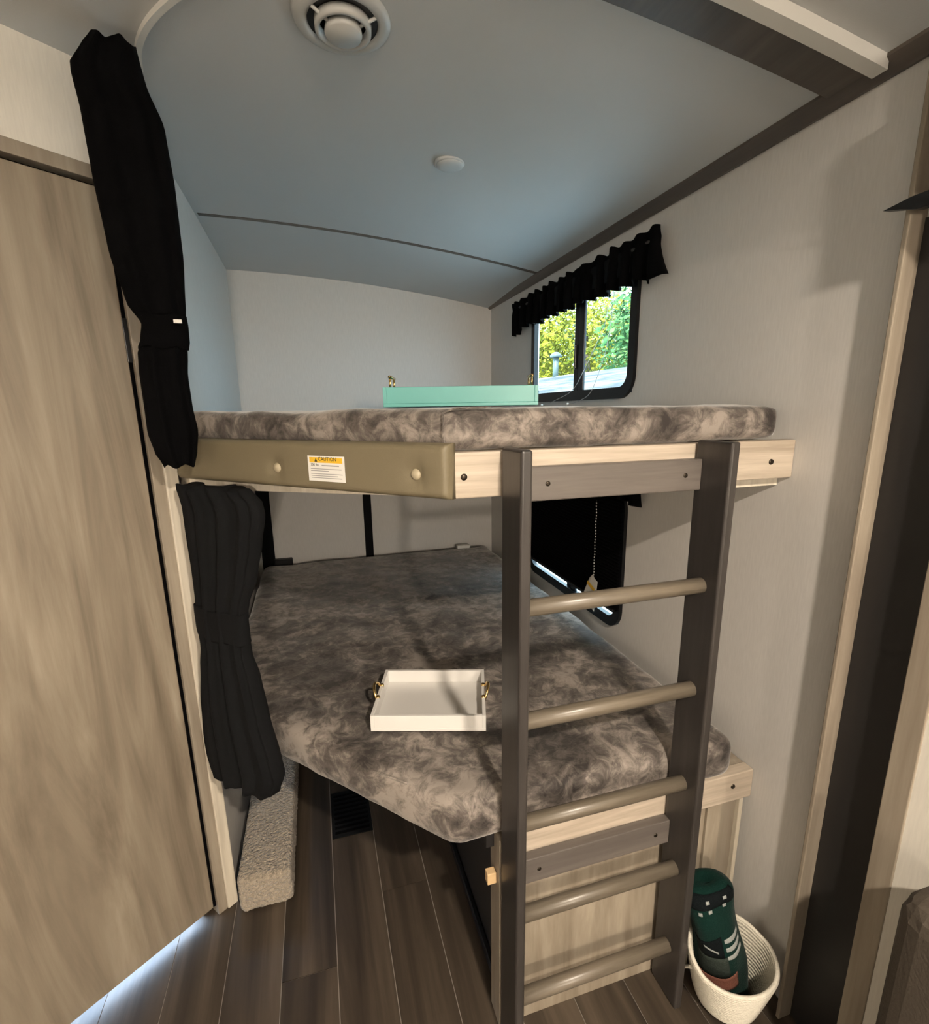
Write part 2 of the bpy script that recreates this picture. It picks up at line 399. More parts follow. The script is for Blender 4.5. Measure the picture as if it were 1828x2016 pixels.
# diagonal partition with laminate door
def DM(s, z=0): return DP + DD * s + Vector((0, 0, z))
Md = Matrix.Translation(DP) @ Matrix(((DD.x, DN.x, 0, 0), (DD.y, DN.y, 0, 0), (0, 0, 1, 0), (0, 0, 0, 1)))   # local x along door, y toward room
DW = .66
struct(box('wall_door_header', -.02, DW + .75, -.028, -.003, 1.955, 2.2, 'cream_wall', M=Md), 'cream wall strip above the laminate door')
struct(box('wall_door_side', DW + .04, DW + .75, -.028, -.003, 0, 1.955, 'cream_wall', M=Md))
struct(box('trim_11', -.02, .030, -.060, -.036, 0, 1.95, 'black_fabric_dark', M=Md), 'black strip added behind the laminate door to keep its edge gap dark')  # added black strip, stops lamp light showing through the door's edge gap
struct(box('trim_12', -.02, DW + .03, -.060, -.036, 1.90, 1.96, 'black_fabric_dark', M=Md), 'black strip added behind the top of the laminate door to keep that gap dark')  # same along the top: added black blocker that darkens the upper gap
d1 = struct(box('door_1', .009, DW, -.034, -.004, .030, 1.918, 'door_wood', r=.0015, seg=1, M=Md), 'greige wood-grain laminate door with a dark gap down its edge')
box('strike_plate', .001, .011, -.02, -.0015, 1.565, 1.66, 'black_metal', d1, r=.001, M=Md)
box('gap_shade_strip', .0008, .0088, -.025, -.0055, .03, 1.915, 'black_fabric_dark', d1, M=Md)  # black strip set in the gap, its colour stands in for shade
hh = box('door_handle', .585, .61, -.004, .030, .95, .975, 'black_metal', d1, r=.003, M=Md)
t5 = struct(box('trim_5', 0, DW + .02, -.03, .003, 1.928, 1.955, 'jamb_wood', r=.001, M=Md), 'greige wood strip across the top of the laminate door')
struct(box('trim_6', -.026, 0.0, -.045, .004, 0, 1.955, 'jamb_wood', r=.001, M=Md), 'narrow greige jamb beside the laminate door')
struct(box('trim_7', -.058, -.026, -.045, .010, 0, 2.14, 'post_wood', r=.003, M=Md), 'pale whitewashed corner post between door and bunks')
struct(box('trim_8', DW, DW + .04, -.04, .004, 0, 1.955, 'jamb_wood', M=Md), 'greige jamb on the hinge side of the laminate door')
# lamp in the little room behind that door: daylight leaking under it
al = D.lights.new('room_beyond_daylight', 'AREA'); al.shape = 'RECTANGLE'; al.size = 1.2; al.size_y = .3; al.energy = 45; al.color = (.55, .74, 1.0)
ao = D.objects.new('room_beyond_daylight', al); COL.objects.link(ao); p = DM(.22) - DN * .45; ao.location = (p.x, p.y, .25)
ao.rotation_euler = (DM(.22) - Vector((p.x, p.y, .25))).to_track_quat('-Z', 'Z').to_euler()

# entry door at the right (seen edge-on)
CX = W - .040
d2 = struct(box('door_2', W - .004, W, .10, .70, 0, 1.75, 'dark_door'), 'dark door slab set into the right wall')
struct(box('trim_9', CX, W + .001, .669, .678, 0, 2.0, 'jamb_wood', r=.002), 'greige casing beside the dark door, next to the bunks')
struct(box('trim_10', CX, W + .001, .509, .551, 0, 2.0, 'jamb_wood', r=.002), 'greige casing on the near side of the dark door')
box('wall_return', CX + .003, W, .1, .509, 0, 1.75, 'cream_wall')['kind'] = 'structure'
bm = bmesh.new()
pv = [(.703, 1.767), (.66, 1.774), (.50, 1.776), (.50, 1.750), (.650, 1.752), (.675, 1.760)]
a_ = [bm.verts.new((CX - .016, y, z)) for y, z in pv]; b_ = [bm.verts.new((CX - .001, y, z)) for y, z in pv]
bm.faces.new(a_); bm.faces.new(b_[::-1])
for k in range(6): bm.faces.new((a_[k], b_[k], b_[(k + 1) % 6], a_[(k + 1) % 6]))
tag(link('shade_headrail', bm_mesh(bm), 'black_metal'), 'slim black headrail poking out at the right door casing', 'headrail')
# unseen cabinet shape added past the door to cast the wall shadow
oc = thing('shadow_cabinet', 'unseen greige cabinet added near the camera to shade the right wall', 'cabinet', (.93, .1, 1.78))
box('body', .852, W, -.55, .475, 1.775, 1.962, 'panel_wood', oc, r=.002)
box('door', .838, .850, -.54, .464, 1.785, 1.952, 'panel_wood', oc, r=.002)

# windows
def window(name, z0, z1, label):
    outer = rrect(WY0, WY1, z0, z1, .075); inner = rrect(WY0 + .034, WY1 - .034, z0 + .038, z1 - .034, .045)
    fr = struct(link(name, frame_x(W - .012, W + .008, outer, inner), 'black_plastic'), label)
    ym = 1.825
    for (a, b, dx) in ((ym - .040, ym - .002, 0), (ym + .002, ym + .040, .004)):
        box('window_stile', W - .006 + dx, W + .006 + dx, a, b, z0 + .036, z1 - .03, 'black_plastic', fr, r=.004)
    box('window_latch', W - .012, W - .001, ym + .012, ym + .022, z0 + .12, z0 + .21, 'black_metal', fr, r=.003)
    for (a, b, dx) in ((WY0 + .03, ym - .038, .001), (ym + .036, WY1 - .03, .005)):
        box('window_pane', W + dx, W + dx + .003, a, b, z0 + .034, z1 - .03, 'glass', fr)
    return fr
w1 = window('window_1', UZ0, UZ1, 'black framed sliding window above the upper mattress, trees outside')
w2 = window('window_2', LZ0, LZ1, 'black framed window by the lower mattress, covered by a black shade')

# ================================================================== OUTSIDE
gr = struct(box('ground_outside', 1.3, 60, -20, 60, -1.0, -.8, 'gravel'), 'ground outside the window, made pale gravel to bounce daylight inside')  # ground colour kept pale so it reflects daylight up to the ceiling
nb = thing('neighbour_house', 'low house with a grey weathered shingle roof outside the upper window', 'house', (6.2, 11, -.8))
bm = prism_bm([(0, 0)] * 3, 0, 1) if False else bmesh.new()
sec = [(3.9, 1.35), (6.0, 2.28), (8.1, 1.35), (8.1, 1.27), (6.0, 2.19), (3.9, 1.27)]
for dy, yy in ((0, 4.5), (1, 22)):
    pass
rz = lambda y: .018 * (y - 8.7)
r0 = [bm.verts.new((x, 4.5, z + rz(4.5))) for x, z in sec]; r1 = [bm.verts.new((x, 24, z + rz(13))) for x, z in sec]
for k in range(6): bm.faces.new((r0[k], r0[(k + 1) % 6], r1[(k + 1) % 6], r1[k]))
bm.faces.new(r0[::-1]); bm.faces.new(r1)
rf = link('roof', bm_mesh(bm), 'roofing', nb)
box('wall', 4.2, 7.8, 4.8, 23.7, -.8, 1.30, 'neighbour_siding', nb)
vp = link('vent_pipe', lathe([(.07, -.25), (.07, .36)], (6.0, 12.05, 2.36), seg=16), 'pipe', nb, True)
link('pipe_cap', lathe([(.05, 0), (.15, 0), (.15, .05), (.06, .12), (.01, .13)], (6.0, 12.05, 2.72), seg=16), 'pipe', vp, True)
def tree(x, y, h, rx, mat, label, n, leaf, group):
    t = thing('tree', label, 'tree', (x, y, -.8), group)
    tube('trunk', [(x, y, -.8), (x + .1, y, h * .4), (x, y + .15, h * .8)], [.28, .2, .08], 'bark', t, 8)
    V = []; Fc = []; rnd = random.Random(int(x * 13 + y * 7))
    for k in range(n):
        u = rnd.gauss(0, 1); v = rnd.gauss(0, 1); ww = rnd.gauss(0, 1); q = math.sqrt(u * u + v * v + ww * ww) + 1e-6
        rr = rnd.uniform(.55, 1.0)
        c = Vector((x + u / q * rx * rr, y + v / q * rx * rr, h * .58 + ww / q * h * .46 * rr))
        a = Vector((rnd.gauss(0, 1), rnd.gauss(0, 1), rnd.gauss(0, 1))).normalized(); b = a.orthogonal().normalized()
        s = leaf * rnd.uniform(.6, 1.3); i0 = len(V)
        V += [c - a * s, c + b * s * .5, c + a * s, c - b * s * .5]; Fc.append((i0, i0 + 1, i0 + 2, i0 + 3))
    f = link('foliage', mesh(V, Fc), mat, t); f['kind'] = 'stuff'
TR = [(11.0, 25.6, 5.9, 2.9, 'leaf_yellow', 'yellow-green leafy tree behind the vent pipe of the house outside'),
      (11.0, 19.3, 6.0, 2.9, 'leaf_yellow', 'yellow-green tree outside, seen beside the window divider'),
      (11.0, 13.1, 5.9, 2.9, 'leaf_green', 'bright green tree outside, filling the right-hand pane'),
      (11.5, 6.9, 5.9, 2.9, 'leaf_green', 'bright green tree outside at the near end of the house'),
      (11.2, 31.9, 6.1, 2.9, 'leaf_green', 'green tree outside beyond the far end of the house'),
      (17.6, 33.0, 7.6, 3.0, 'leaf_green', 'distant green tree outside behind the yellow-green ones'),
      (17.6, 26.7, 7.9, 3.0, 'leaf_yellow', 'distant yellow-green tree outside, furthest behind the house roof'),
      (17.6, 20.4, 7.7, 3.0, 'leaf_green', 'distant green tree outside between the two front trees')]
for a in TR: tree(*a, 10000, .115, 'trees outside the window')

# ================================================================== BUNKS
# --- upper bunk
ub = thing('upper_bunk', 'upper bunk platform with pale oak front rail and padded olive corner panel', 'bunk bed', (.35, 1.8, 1.27))
box('front_rail', .222, W - .001, F, F + .032, 1.293, 1.376, 'oak_rail', ub, r=.003)
prism('platform', [(W - .002, F + .034), (.77, F + .034), (.77, 1.00), (.215, 1.030), (-.16, 1.262), (-.30, 1.36), (L + .002, 1.46), (L + .002, B - .002), (W - .002, B - .002)], 1.272, 1.372, 'post_wood', ub)
for (x, z) in ((.251, 1.332), (.944, 1.330)):
    link('screw', lathe([(.001, -.0005), (.0055, -.0008), (.0065, .0015), (.0065, .003)], (x, F - .0012, z), 'Y', 14), 'screw', ub, True)
# padded panel: local u along the 45 degree edge, v up, depth outward
pu = Vector((-1, 1, 0)).normalized(); pn = Vector((-1, -1, 0)).normalized(); p0 = Vector((.226, .846, 0)); PLEN = .775
butt = [(.069, 1.337), (.423, 1.335), (.742, 1.335)]
def pad_off(u, z):
    e = .012
    def edge(d): return 1 if d > e else math.sqrt(max(0, 1 - (1 - d / e) ** 2))
    k = .016 * edge(u) * edge(PLEN - u) * edge(z - 1.294) * edge(1.393 - z)
    for bu, bz in butt: r = math.hypot(u - bu, z - bz); k -= .0085 * math.exp(-(r / .020) ** 2)
    return k
us = [0, .002, .005, .009, .013] + [.013 + (PLEN - .026) * k / 90 for k in range(1, 90)] + [PLEN - .013, PLEN - .009, PLEN - .005, PLEN - .002, PLEN]
zs = [1.294, 1.296, 1.299, 1.303, 1.307] + [1.307 + .073 * k / 14 for k in range(1, 14)] + [1.380, 1.384, 1.388, 1.391, 1.393]
V = []; Fc = []
for u in us:
    for z in zs: V.append(p0 + pu * u + pn * pad_off(u, z) + Vector((0, 0, z)))
nz_ = len(zs)
for a in range(len(us) - 1):
    for b in range(nz_ - 1): Fc.append((a * nz_ + b, a * nz_ + b + 1, (a + 1) * nz_ + b + 1, (a + 1) * nz_ + b))
bd = len(V); V += [p0 + pu * u - pn * .014 + Vector((0, 0, z)) for u, z in ((0, 1.294), (PLEN, 1.294), (PLEN, 1.393), (0, 1.393))]
nu = len(us)
Fc.append((bd, bd + 3, bd + 2, bd + 1))
Fc.append(tuple([bd] + [b for b in range(nz_)] + [bd + 3])); Fc.append(tuple([bd + 1, bd + 2] + [(nu - 1) * nz_ + b for b in range(nz_ - 1, -1, -1)]))
Fc.append(tuple([bd + 1] + [a * nz_ for a in range(nu - 1, -1, -1)] + [bd])); Fc.append(tuple([bd + 3] + [a * nz_ + nz_ - 1 for a in range(nu)] + [bd + 2]))
bm = bmesh.new(); bm.from_mesh(mesh(V, Fc))
pad = link('padded_panel', bm_mesh(bm), 'vinyl_olive', ub, True); pad['label'] = 'olive vinyl padded panel with pressed buttons'
for bu, bz in butt[:2]:
    c = p0 + pu * bu + pn * (pad_off(bu, bz) - .001) + Vector((0, 0, bz)); rings = []
    for r, h in ((.0102, 0), (.0104, .003), (.009, .0055), (.0055, .0075), (.0008, .0082)):
        rings.append([c + pn * h + pu * r * math.cos(t * math.pi / 10) + Vector((0, 0, r * math.sin(t * math.pi / 10))) for t in range(20)])
    V, Fc = loft(rings); bm = bmesh.new(); bm.from_mesh(mesh(V, Fc)); link('button', bm_mesh(bm), 'vinyl_button', pad, True)
# caution sticker on the panel
Ml = Matrix.Translation(p0 + pu * .325 + pn * .0166 + Vector((0, 0, 1.314))) @ Matrix(((-pu.x, 0, pn.x, 0), (-pu.y, 0, pn.y, 0), (0, 1, 0, 0), (0, 0, 0, 1)))
st = box('caution_sticker', 0, .096, 0, .0505, 0, .0006, 'label_white', ub, r=0, M=Ml); st['label'] = 'white and yellow caution sticker'
box('yellow_band', .005, .091, .037, .0475, .0006, .0009, 'label_yellow', st, M=Ml)
link('lettering', text_mesh('CAUTION', .0115, Ml @ Matrix.Translation((.0285, .0388, .0010)) @ Matrix.Diagonal((.92, .95, 1, 1)), .0001), 'ink', st)
link('warning_triangle', mesh([Ml @ Vector(c) for c in ((.0185, .0388, .0011), (.0265, .0388, .0011), (.0225, .0463, .0011))], [(0, 1, 2)]), 'ink', st)
link('lettering', text_mesh('300 lbs.', .0075, Ml @ Matrix.Translation((.0075, .0288, .0008)), .0001), 'ink', st)
for (u0, u1, v, h, m_) in ((.037, .082, .0305, .0022, 'ink_grey'), (.007, .088, .0240, .0014, 'ink_grey'), (.007, .055, .0200, .0014, 'ink_grey'), (.007, .090, .0140, .0014, 'ink_grey'), (.007, .078, .0100, .0014, 'ink_grey'), (.007, .088, .0060, .0014, 'ink_grey')):
    box('print_line', u0, u1, v, v + h, .0006, .0008, m_, st, M=Ml)

def mattress(name, poly, z0, z1, label, r=.035, seed=0, sag=None):
    bm = prism_bm(poly, z0, z1); bevel(bm, r, 4)
    o = link(name, bm_mesh(bm), 'plush', None, True)
    rmod = o.modifiers.new('remesh', 'REMESH'); rmod.mode = 'VOXEL'; rmod.voxel_size = .011; rmod.use_smooth_shade = True
    tx = D.textures.new(name + '_t', 'CLOUDS'); tx.noise_scale = .16; tx.noise_depth = 2
    dm = o.modifiers.new('lumps', 'DISPLACE'); dm.texture = tx; dm.strength = .014; dm.mid_level = .5; dm.texture_coords = 'LOCAL'
    return tag(o, label, 'mattress')
um = mattress('upper_mattress', [(.978, F + .012), (.222, F + .012), (-.325, 1.432), (-.325, B - .02), (.975, B - .02)], 1.377, 1.452,
              'upper mattress in a brown-grey crushed plush cover', .022)
tube('corner_seam', [(.219, F + .012, 1.385), (.2165, F + .010, 1.41), (.2185, F + .012, 1.445), (.24, F + .014, 1.452), (.30, F + .014, 1.453)], .0018, 'plush', um, 6)
# --- lower bunk
lb = thing('lower_bunk', 'lower bunk base with oak rail and greige wood front panel behind the ladder', 'bunk bed', (.65, 1.5, 0))
box('front_rail', .338, W - .001, F - .002, F + .03, .468, .548, 'oak_rail', lb, r=.003)
box('front_panel', .338, .918, F + .008, F + .024, 0, .468, 'panel_wood', lb)
box('panel_stile', .876, .918, F - .0005, F + .0085, 0, .467, 'panel_wood', lb, r=.001)
box('recessed_stile', .918, .982, F + .018, F + .03, 0, .467, 'jamb_wood', lb)
box('edge_bead', .982, .994, F + .006, F + .03, 0, .467, 'post_wood', lb, r=.002)
box('bottom_rail', .338, .876, F + .0005, F + .0085, 0, .055, 'panel_wood', lb, r=.001)
box('end_post', .318, .337, F - .002, F + .055, 0, .535, 'jamb_wood', lb, r=.001)
link('screw', lathe([(.001, -.0005), (.0055, -.0008), (.0065, .0015), (.0065, .003)], (.945, F - .0032, .513), 'Y', 14), 'screw', lb, True)
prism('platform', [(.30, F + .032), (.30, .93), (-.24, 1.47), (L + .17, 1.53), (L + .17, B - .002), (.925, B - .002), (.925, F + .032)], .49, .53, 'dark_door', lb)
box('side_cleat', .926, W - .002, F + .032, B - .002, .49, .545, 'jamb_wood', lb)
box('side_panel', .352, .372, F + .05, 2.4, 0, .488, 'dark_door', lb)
box('floor_track', .338, .350, F + .056, 2.4, 0, .03, 'black_metal', lb, r=.002)
tag(box('wood_block', .296, .317, .868, .886, .408, .437, 'pine', r=.0015), 'small raw pine block at the end of the lower bunk base', 'wood block')
lm = mattress('lower_mattress', [(.952, F + .003), (.220, F + .003), (-.318, 1.455), (-.318, 2.80), (.962, 2.80)], .532, .648,
              'lower mattress in a brown-grey crushed plush cover', .034, 5)
tube('piping', catmull([(-.295, 1.445, .640), (-.15, 1.30, .637), (-.02, 1.155, .628), (.08, 1.03, .632), (.14, .96, .640)], 6), .0028, 'plush', lm, 6)
tag(box('mattress_tag', .765, .842, 2.765, 2.80, .641, .664, 'tag_white', r=.001), 'small pale tag on the back edge of the lower mattress', 'tag')
tag(box('black_bracket', -.262, -.165, 2.806, 2.842, .60, .668, 'black_plastic', r=.006), 'small black box against the back wall at the lower mattress corner', 'bracket')
for (x, lab) in ((-.322, 'black vertical strap on the back wall beside the lower curtain'), (.236, 'black vertical strap in the middle of the back wall')):
    s_ = box('wall_strap', x, x + (.066 if x < 0 else .045), B - .010, B - .001, .56, 1.27, 'black_fabric', r=.002)
    tag(s_, lab, 'strap', 'straps under the upper bunk')

# --- ladder
ld = thing('bunk_ladder', 'dark brown wooden ladder with five rungs leaning on the bunk rails', 'ladder', (.54, .80, 0))
for (a, b) in ((.320, .341), (.741, .762)):
    box('side_rail', a, b, .7575, F - .006, .001, 1.384, 'ladder_wood', ld, r=.005, seg=3)
for z in (1.106, .870, .634, .3995, .168):
    rg = link('rung', lathe([(.0145, 0), (.0165, .001), (.0165, .4165), (.0145, .4175)], (.333, .803, z - .0165), 'X', 20), 'rung_wood', ld, True)
for (z0, z1) in ((1.284, 1.347), (.428, .492)):
    cb = box('crossbar', .3405, .7415, .829, F - .004, z0, z1, 'crossbar_wood', ld, r=.0025)
    for x in (.403, .703):
        link('screw', lathe([(.001, -.0004), (.0045, -.0006), (.0052, .001), (.0052, .003)], (x, .8285, (z0 + z1) / 2), 'Y', 12), 'screw', cb, True)

# ================================================================== FABRICS
def curtain_mesh(rows, c, s, nfold, dep, seed, amp=.22):
    s = Vector((*s, 0)).normalized(); n = Vector((-s.y, s.x, 0)); c = Vector((*c, 0)); N = 120
    rows = sorted(rows, reverse=True); zz = [r[0] for r in rows]; rings = []
    def itp(z):
        for i in range(len(rows) - 1):
            a, b = rows[i], rows[i + 1]
            if a[0] >= z >= b[0]:
                t = (a[0] - z) / max(1e-6, a[0] - b[0]); t = t * t * (3 - 2 * t) * .5 + t * .5
                return [a[k] + (b[k] - a[k]) * t for k in (1, 2, 3)]
        return rows[-1][1:]
    H = 60
    for i in range(H + 1):
        z = zz[0] + (zz[-1] - zz[0]) * i / H; a, b, d = itp(z); ring = []
        for k in range(N):
            t = 2 * math.pi * k / N; ph = seed + z * 2.2
            rip = math.sin(nfold * t + ph + .7 * math.sin(3 * t + seed)) + .45 * math.sin(nfold * 1.7 * t + ph * 1.9 + seed * 2)
            q = 1 + amp * rip * (abs(math.sin(t)) ** .5)
            x = (a + b) / 2 + (b - a) / 2 * math.cos(t); y = dep * d * math.copysign(abs(math.sin(t)) ** .7, math.sin(t)) * q
            ring.append(c + s * x + n * y + Vector((0, 0, z + .004 * math.sin(5 * t + seed) * (i in (0, H)))))
        rings.append(ring)
    V, Fc = loft(rings); bm = bmesh.new(); bm.from_mesh(mesh(V, Fc)); return bm_mesh(bm)
uc = thing('curtain', 'black curtain gathered at the left end of the upper bunk, ceiling to rail', 'curtain', (-.31, 1.245, 1.34), 'bunk curtains')
up = [(2.125, -.030, .044, .7), (2.103, -.046, .047, .9), (2.069, -.066, .052, 1), (1.998, -.060, .075, 1), (1.896, -.058, .080, 1), (1.768, -.051, .079, .95), (1.672, -.035, .072, .8),
      (1.63, -.012, .067, .62), (1.60, -.018, .066, .66), (1.575, -.028, .064, .8), (1.53, -.031, .059, .95), (1.466, -.031, .060, 1), (1.412, -.032, .065, 1), (1.368, -.024, .058, .9), (1.338, -.010, .050, .8)]
link('cloth', curtain_mesh(up, (-.31, 1.245), (.97, .24), 8, .036, 1.3, .13), 'black_fabric_dark', uc, True)
tb = [(1.650, -.020, .071, .80), (1.632, -.014, .072, .78), (1.60, -.02, .071, .8), (1.585, -.026, .068, .84)]
link('tieback', curtain_mesh(tb, (-.31, 1.245), (.97, .24), 3, .036, .4, .03), 'black_fabric_dark', uc, True)
Vc = Vector((-.31, 1.245, 0)) + Vector((.97, .24, 0)).normalized() * .066
box('tie_hook', Vc.x - .012, Vc.x + .003, Vc.y - .044, Vc.y - .040, 1.632, 1.639, 'tag_white', uc)
lc = thing('curtain', 'black curtain tied back beneath the upper bunk, hanging beside the lower mattress', 'curtain', (-.243, 1.26, .47), 'bunk curtains')
K = .9686
lo = [(1.282, -.106, .140, .85), (1.272, -.106, .148, .9), (1.26, -.100, .172, .9), (1.225, -.092, .178, .9), (1.159, -.092, .158, .9), (1.072, -.088, .128, .9), (.992, -.092, .086, .8), (.955, -.100, .075, .72), (.925, -.103, .075, .7), (.90, -.098, .076, .78),
      (.859, -.094, .076, .85), (.805, -.103, .093, 1), (.69, -.122, .110, 1.1), (.576, -.132, .138, 1.15), (.535, -.130, .146, 1.15), (.478, -.118, .120, 1.1)]
lo = [(1.448 + (z - 1.448) * K, a * K, b * K, d) for z, a, b, d in lo]
link('cloth', curtain_mesh(lo, (-.243, 1.26), (.7071, -.7071), 12, .034, 2.1), 'black_fabric', lc, True)
tb = [(1.448 + (z - 1.448) * K, a * K, b * K, d) for z, a, b, d in ((.975, -.103, .082, .86), (.95, -.106, .080, .82), (.91, -.106, .080, .82), (.895, -.102, .080, .86))]
link('tieback', curtain_mesh(tb, (-.243, 1.26), (.7071, -.7071), 3, .034, .4, .03), 'black_fabric', lc, True)

def valance(label, y0, y1, zt, zb, seed, x=W, flare=.05):
    t = thing('window_valance', label, 'valance', (x - .03, (y0 + y1) / 2, zb), 'black gathered window valances')
    tube('rod', [(x - .022, y0 + .03, zt - .028), (x - .022, y1 - .03, zt - .028)], .008, 'black_metal', t, 10)
    for yy in (y0 + .04, y1 - .04): box('rod_bracket', x - .024, x - .0005, yy - .006, yy + .006, zt - .036, zt - .020, 'black_metal', t)
    from mathutils import noise
    NU, NV = 220, 14; V = []; Fc = []
    for side in (0, 1):
        for i in range(NU + 1):
            u = i / NU; y = y0 + (y1 - y0) * u
            f1 = math.sin(2 * math.pi * 15 * u + 2 * noise.noise(Vector((u * 6, seed, 0)))) ; f2 = noise.noise(Vector((u * 22, seed + 5, 0)))
            for j in range(NV + 1):
                v = j / NV
                top = zt + .010 * f2 + .003 * f1; bot = zb + .016 * noise.noise(Vector((u * 9, seed + 9, 0))) + .003 * f1 - (.018 if u > .93 else 0) - (.012 if u < .05 else 0)
                z = top + (bot - top) * v
                xx = .036 + .011 * f1 * (.3 + .8 * v) + .010 * f2 - .004 * math.exp(-((v - .22) / .1) ** 2)
                xx = max(.012, xx) - (.006 if side else 0)
                V.append((x - xx, y + (-flare * v * v if u < .02 else 0), z))
    S = (NU + 1) * (NV + 1)
    q = lambda s, i, j: s * S + i * (NV + 1) + j
    for i in range(NU):
        for j in range(NV):
            Fc.append((q(0, i, j), q(0, i, j + 1), q(0, i + 1, j + 1), q(0, i + 1, j))); Fc.append((q(1, i, j), q(1, i + 1, j), q(1, i + 1, j + 1), q(1, i, j + 1)))
        Fc.append((q(0, i, 0), q(0, i + 1, 0), q(1, i + 1, 0), q(1, i, 0))); Fc.append((q(0, i, NV), q(1, i, NV), q(1, i + 1, NV), q(0, i + 1, NV)))
    for j in range(NV):
        Fc.append((q(0, 0, j), q(1, 0, j), q(1, 0, j + 1), q(0, 0, j + 1))); Fc.append((q(0, NU, j), q(0, NU, j + 1), q(1, NU, j + 1), q(1, NU, j)))
    link('cloth', mesh(V, Fc), 'black_fabric_dark', t, True)
valance('gathered black valance over the upper window, just below the ceiling trim', 1.335, 2.44, 1.950, 1.822, 2.0)
valance('gathered black valance over the lower window, under the upper bunk', 1.352, 2.44, 1.240, 1.152, 8.0, flare=.015)
# blinds
ubl = thing('pleated_blind', 'raised black blind with two thin cords at the upper window', 'blind', (W - .02, 1.85, 1.83), 'window blinds')
box('folded_pleats', W - .030, W - .017, WY0 + .02, WY1 - .02, 1.858, 1.93, 'black_fabric', ubl, r=.002)
for pts in ([(W - .02, 1.60, 1.86), (W - .018, 1.618, 1.747), (W - .018, 1.665, 1.684), (W - .018, 1.75, 1.594), (W - .018, 1.839, 1.520), (W - .035, 1.95, 1.484), (W - .05, 2.05, 1.462)],
            [(W - .02, 1.562, 1.86), (W - .022, 1.587, 1.697), (W - .022, 1.62, 1.609), (W - .022, 1.688, 1.511), (W - .035, 1.74, 1.480), (W - .05, 1.815, 1.463)]):
    cc = catmull(pts, 6); tube('cord', cc, .0011, 'ink_grey', ubl, 6)
    e = cc[-1]; link('cord_tassel', lathe([(.001, -.006), (.004, -.005), (.004, .004), (.001, .006)], (e.x, e.y, e.z + .004), 'Y', 10), 'tag_white', ubl, True)
lbl = thing('pleated_blind', 'lowered black pleated blind covering the lower window', 'blind', (W - .02, 1.85, .72), 'window blinds')
V = []; Fc = []; NP = 34
for k in range(NP * 2 + 1):
    z = 1.165 + (.738 - 1.165) * k / (NP * 2); xx = W - .0145 - (.008 if k % 2 else 0)
    V += [(xx, WY0 + .010, z), (xx, WY1 - .010, z)]
for k in range(NP * 2): Fc.append((2 * k, 2 * k + 1, 2 * k + 3, 2 * k + 2))
sh = link('pleated_cloth', mesh(V, Fc), 'black_fabric_dark', lbl); sm = sh.modifiers.new('th', 'SOLIDIFY'); sm.thickness = .0008
box('bottom_bar', W - .026, W - .0125, WY0 + .022, WY1 - .022, .728, .740, 'black_plastic', lbl, r=.003)
cord = [(W - .030, 1.603 + .0015 * math.sin(k), 1.12 - .0115 * k) for k in range(27)]
ch = tube('bead_chain', [cord[0], cord[-1]], .0009, 'ink', lbl, 6)
bead = lathe([(.0006, -.0030), (.0020, -.0020), (.0020, .0020), (.0006, .0030)], (0, 0, 0), 'Z', 8); bead.materials.append(MATS['tag_white'])
for c in cord[1:]:
    o = link('bead', bead, 'tag_white', None, False); o.parent = ch; o.location = c
hg = thing('warning_tag', 'white folded warning tag hanging on the lower blind chain', 'tag', (W - .03, 1.62, .70))
tv = [(1.655, .73), (1.565, .70), (1.568, .815), (1.590, .822), (1.602, .835), (1.624, .815)]
bm = bmesh.new(); A = [bm.verts.new((W - .034 - .012 * (z < .75), y, z)) for y, z in tv]; Bq = [bm.verts.new((W - .0332 - .012 * (z < .75), y, z)) for y, z in tv]
bm.faces.new(A); bm.faces.new(Bq[::-1])
for k in range(6): bm.faces.new((A[k], Bq[k], Bq[(k + 1) % 6], A[(k + 1) % 6]))
link('card', bm_mesh(bm), 'tag_white', hg)
link('yellow_print', mesh([(W - .036 - .012 * (.822 - z) / .10, y, z) for y, z in ((1.634, .790), (1.575, .772), (1.575, .786), (1.629, .803))], [(0, 1, 2, 3)]), 'label_yellow', hg)

# ================================================================== SMALL THINGS
# trays
def tray(label, cx, cy, z, w_, d_, h, ang, mat, loop):
    M = Matrix.Translation((cx, cy, z)) @ Matrix.Rotation(math.radians(ang), 4, 'Z'); th = .009
    t = thing('serving_tray', label, 'tray', (cx, cy, z))
    box('base', -w_ / 2, w_ / 2, -d_ / 2, d_ / 2, 0, .008, mat, t, r=.001, M=M)
    for sx in (-1, 1):
        a = sx * w_ / 2; a0, a1 = min(a, a - sx * th), max(a, a - sx * th)
        box('end_wall', a0, a1, -d_ / 2, d_ / 2, .008, h, mat, t, r=.001, M=M)
        xm = (a0 + a1) / 2
        if loop:
            pts = [M @ Vector((xm + sx * (.002 + .012 * math.sin(k * math.pi / 12)), -.030 * math.cos(k * math.pi / 12), h - .010 + .030 * math.sin(k * math.pi / 12))) for k in range(13)]
            tube('handle', pts, .0042, 'brass', t, 10)
            for yy in (-.030, .030):
                c = M @ Vector((xm, yy, h - .004)); link('handle_mount', lathe([(.005, -.003), (.006, 0), (.006, .006), (.004, .008)], c, 'Z', 12), 'brass', t, True)
        else:
            hb = tube('handle', [M @ Vector((xm, -.045, h + .030)), M @ Vector((xm, .045, h + .030))], .0042, 'brass', t, 10)
            for yy in (-.036, .036):
                tube('handle_post', [M @ Vector((xm, yy, h - .002)), M @ Vector((xm, yy, h + .030))], .0030, 'brass', t, 10)
    for sy in (-1, 1):
        a = sy * d_ / 2; box('side_wall', -w_ / 2 + th, w_ / 2 - th, min(a, a - sy * th), max(a, a - sy * th), .008, h, mat, t, r=.001, M=M)
    return t
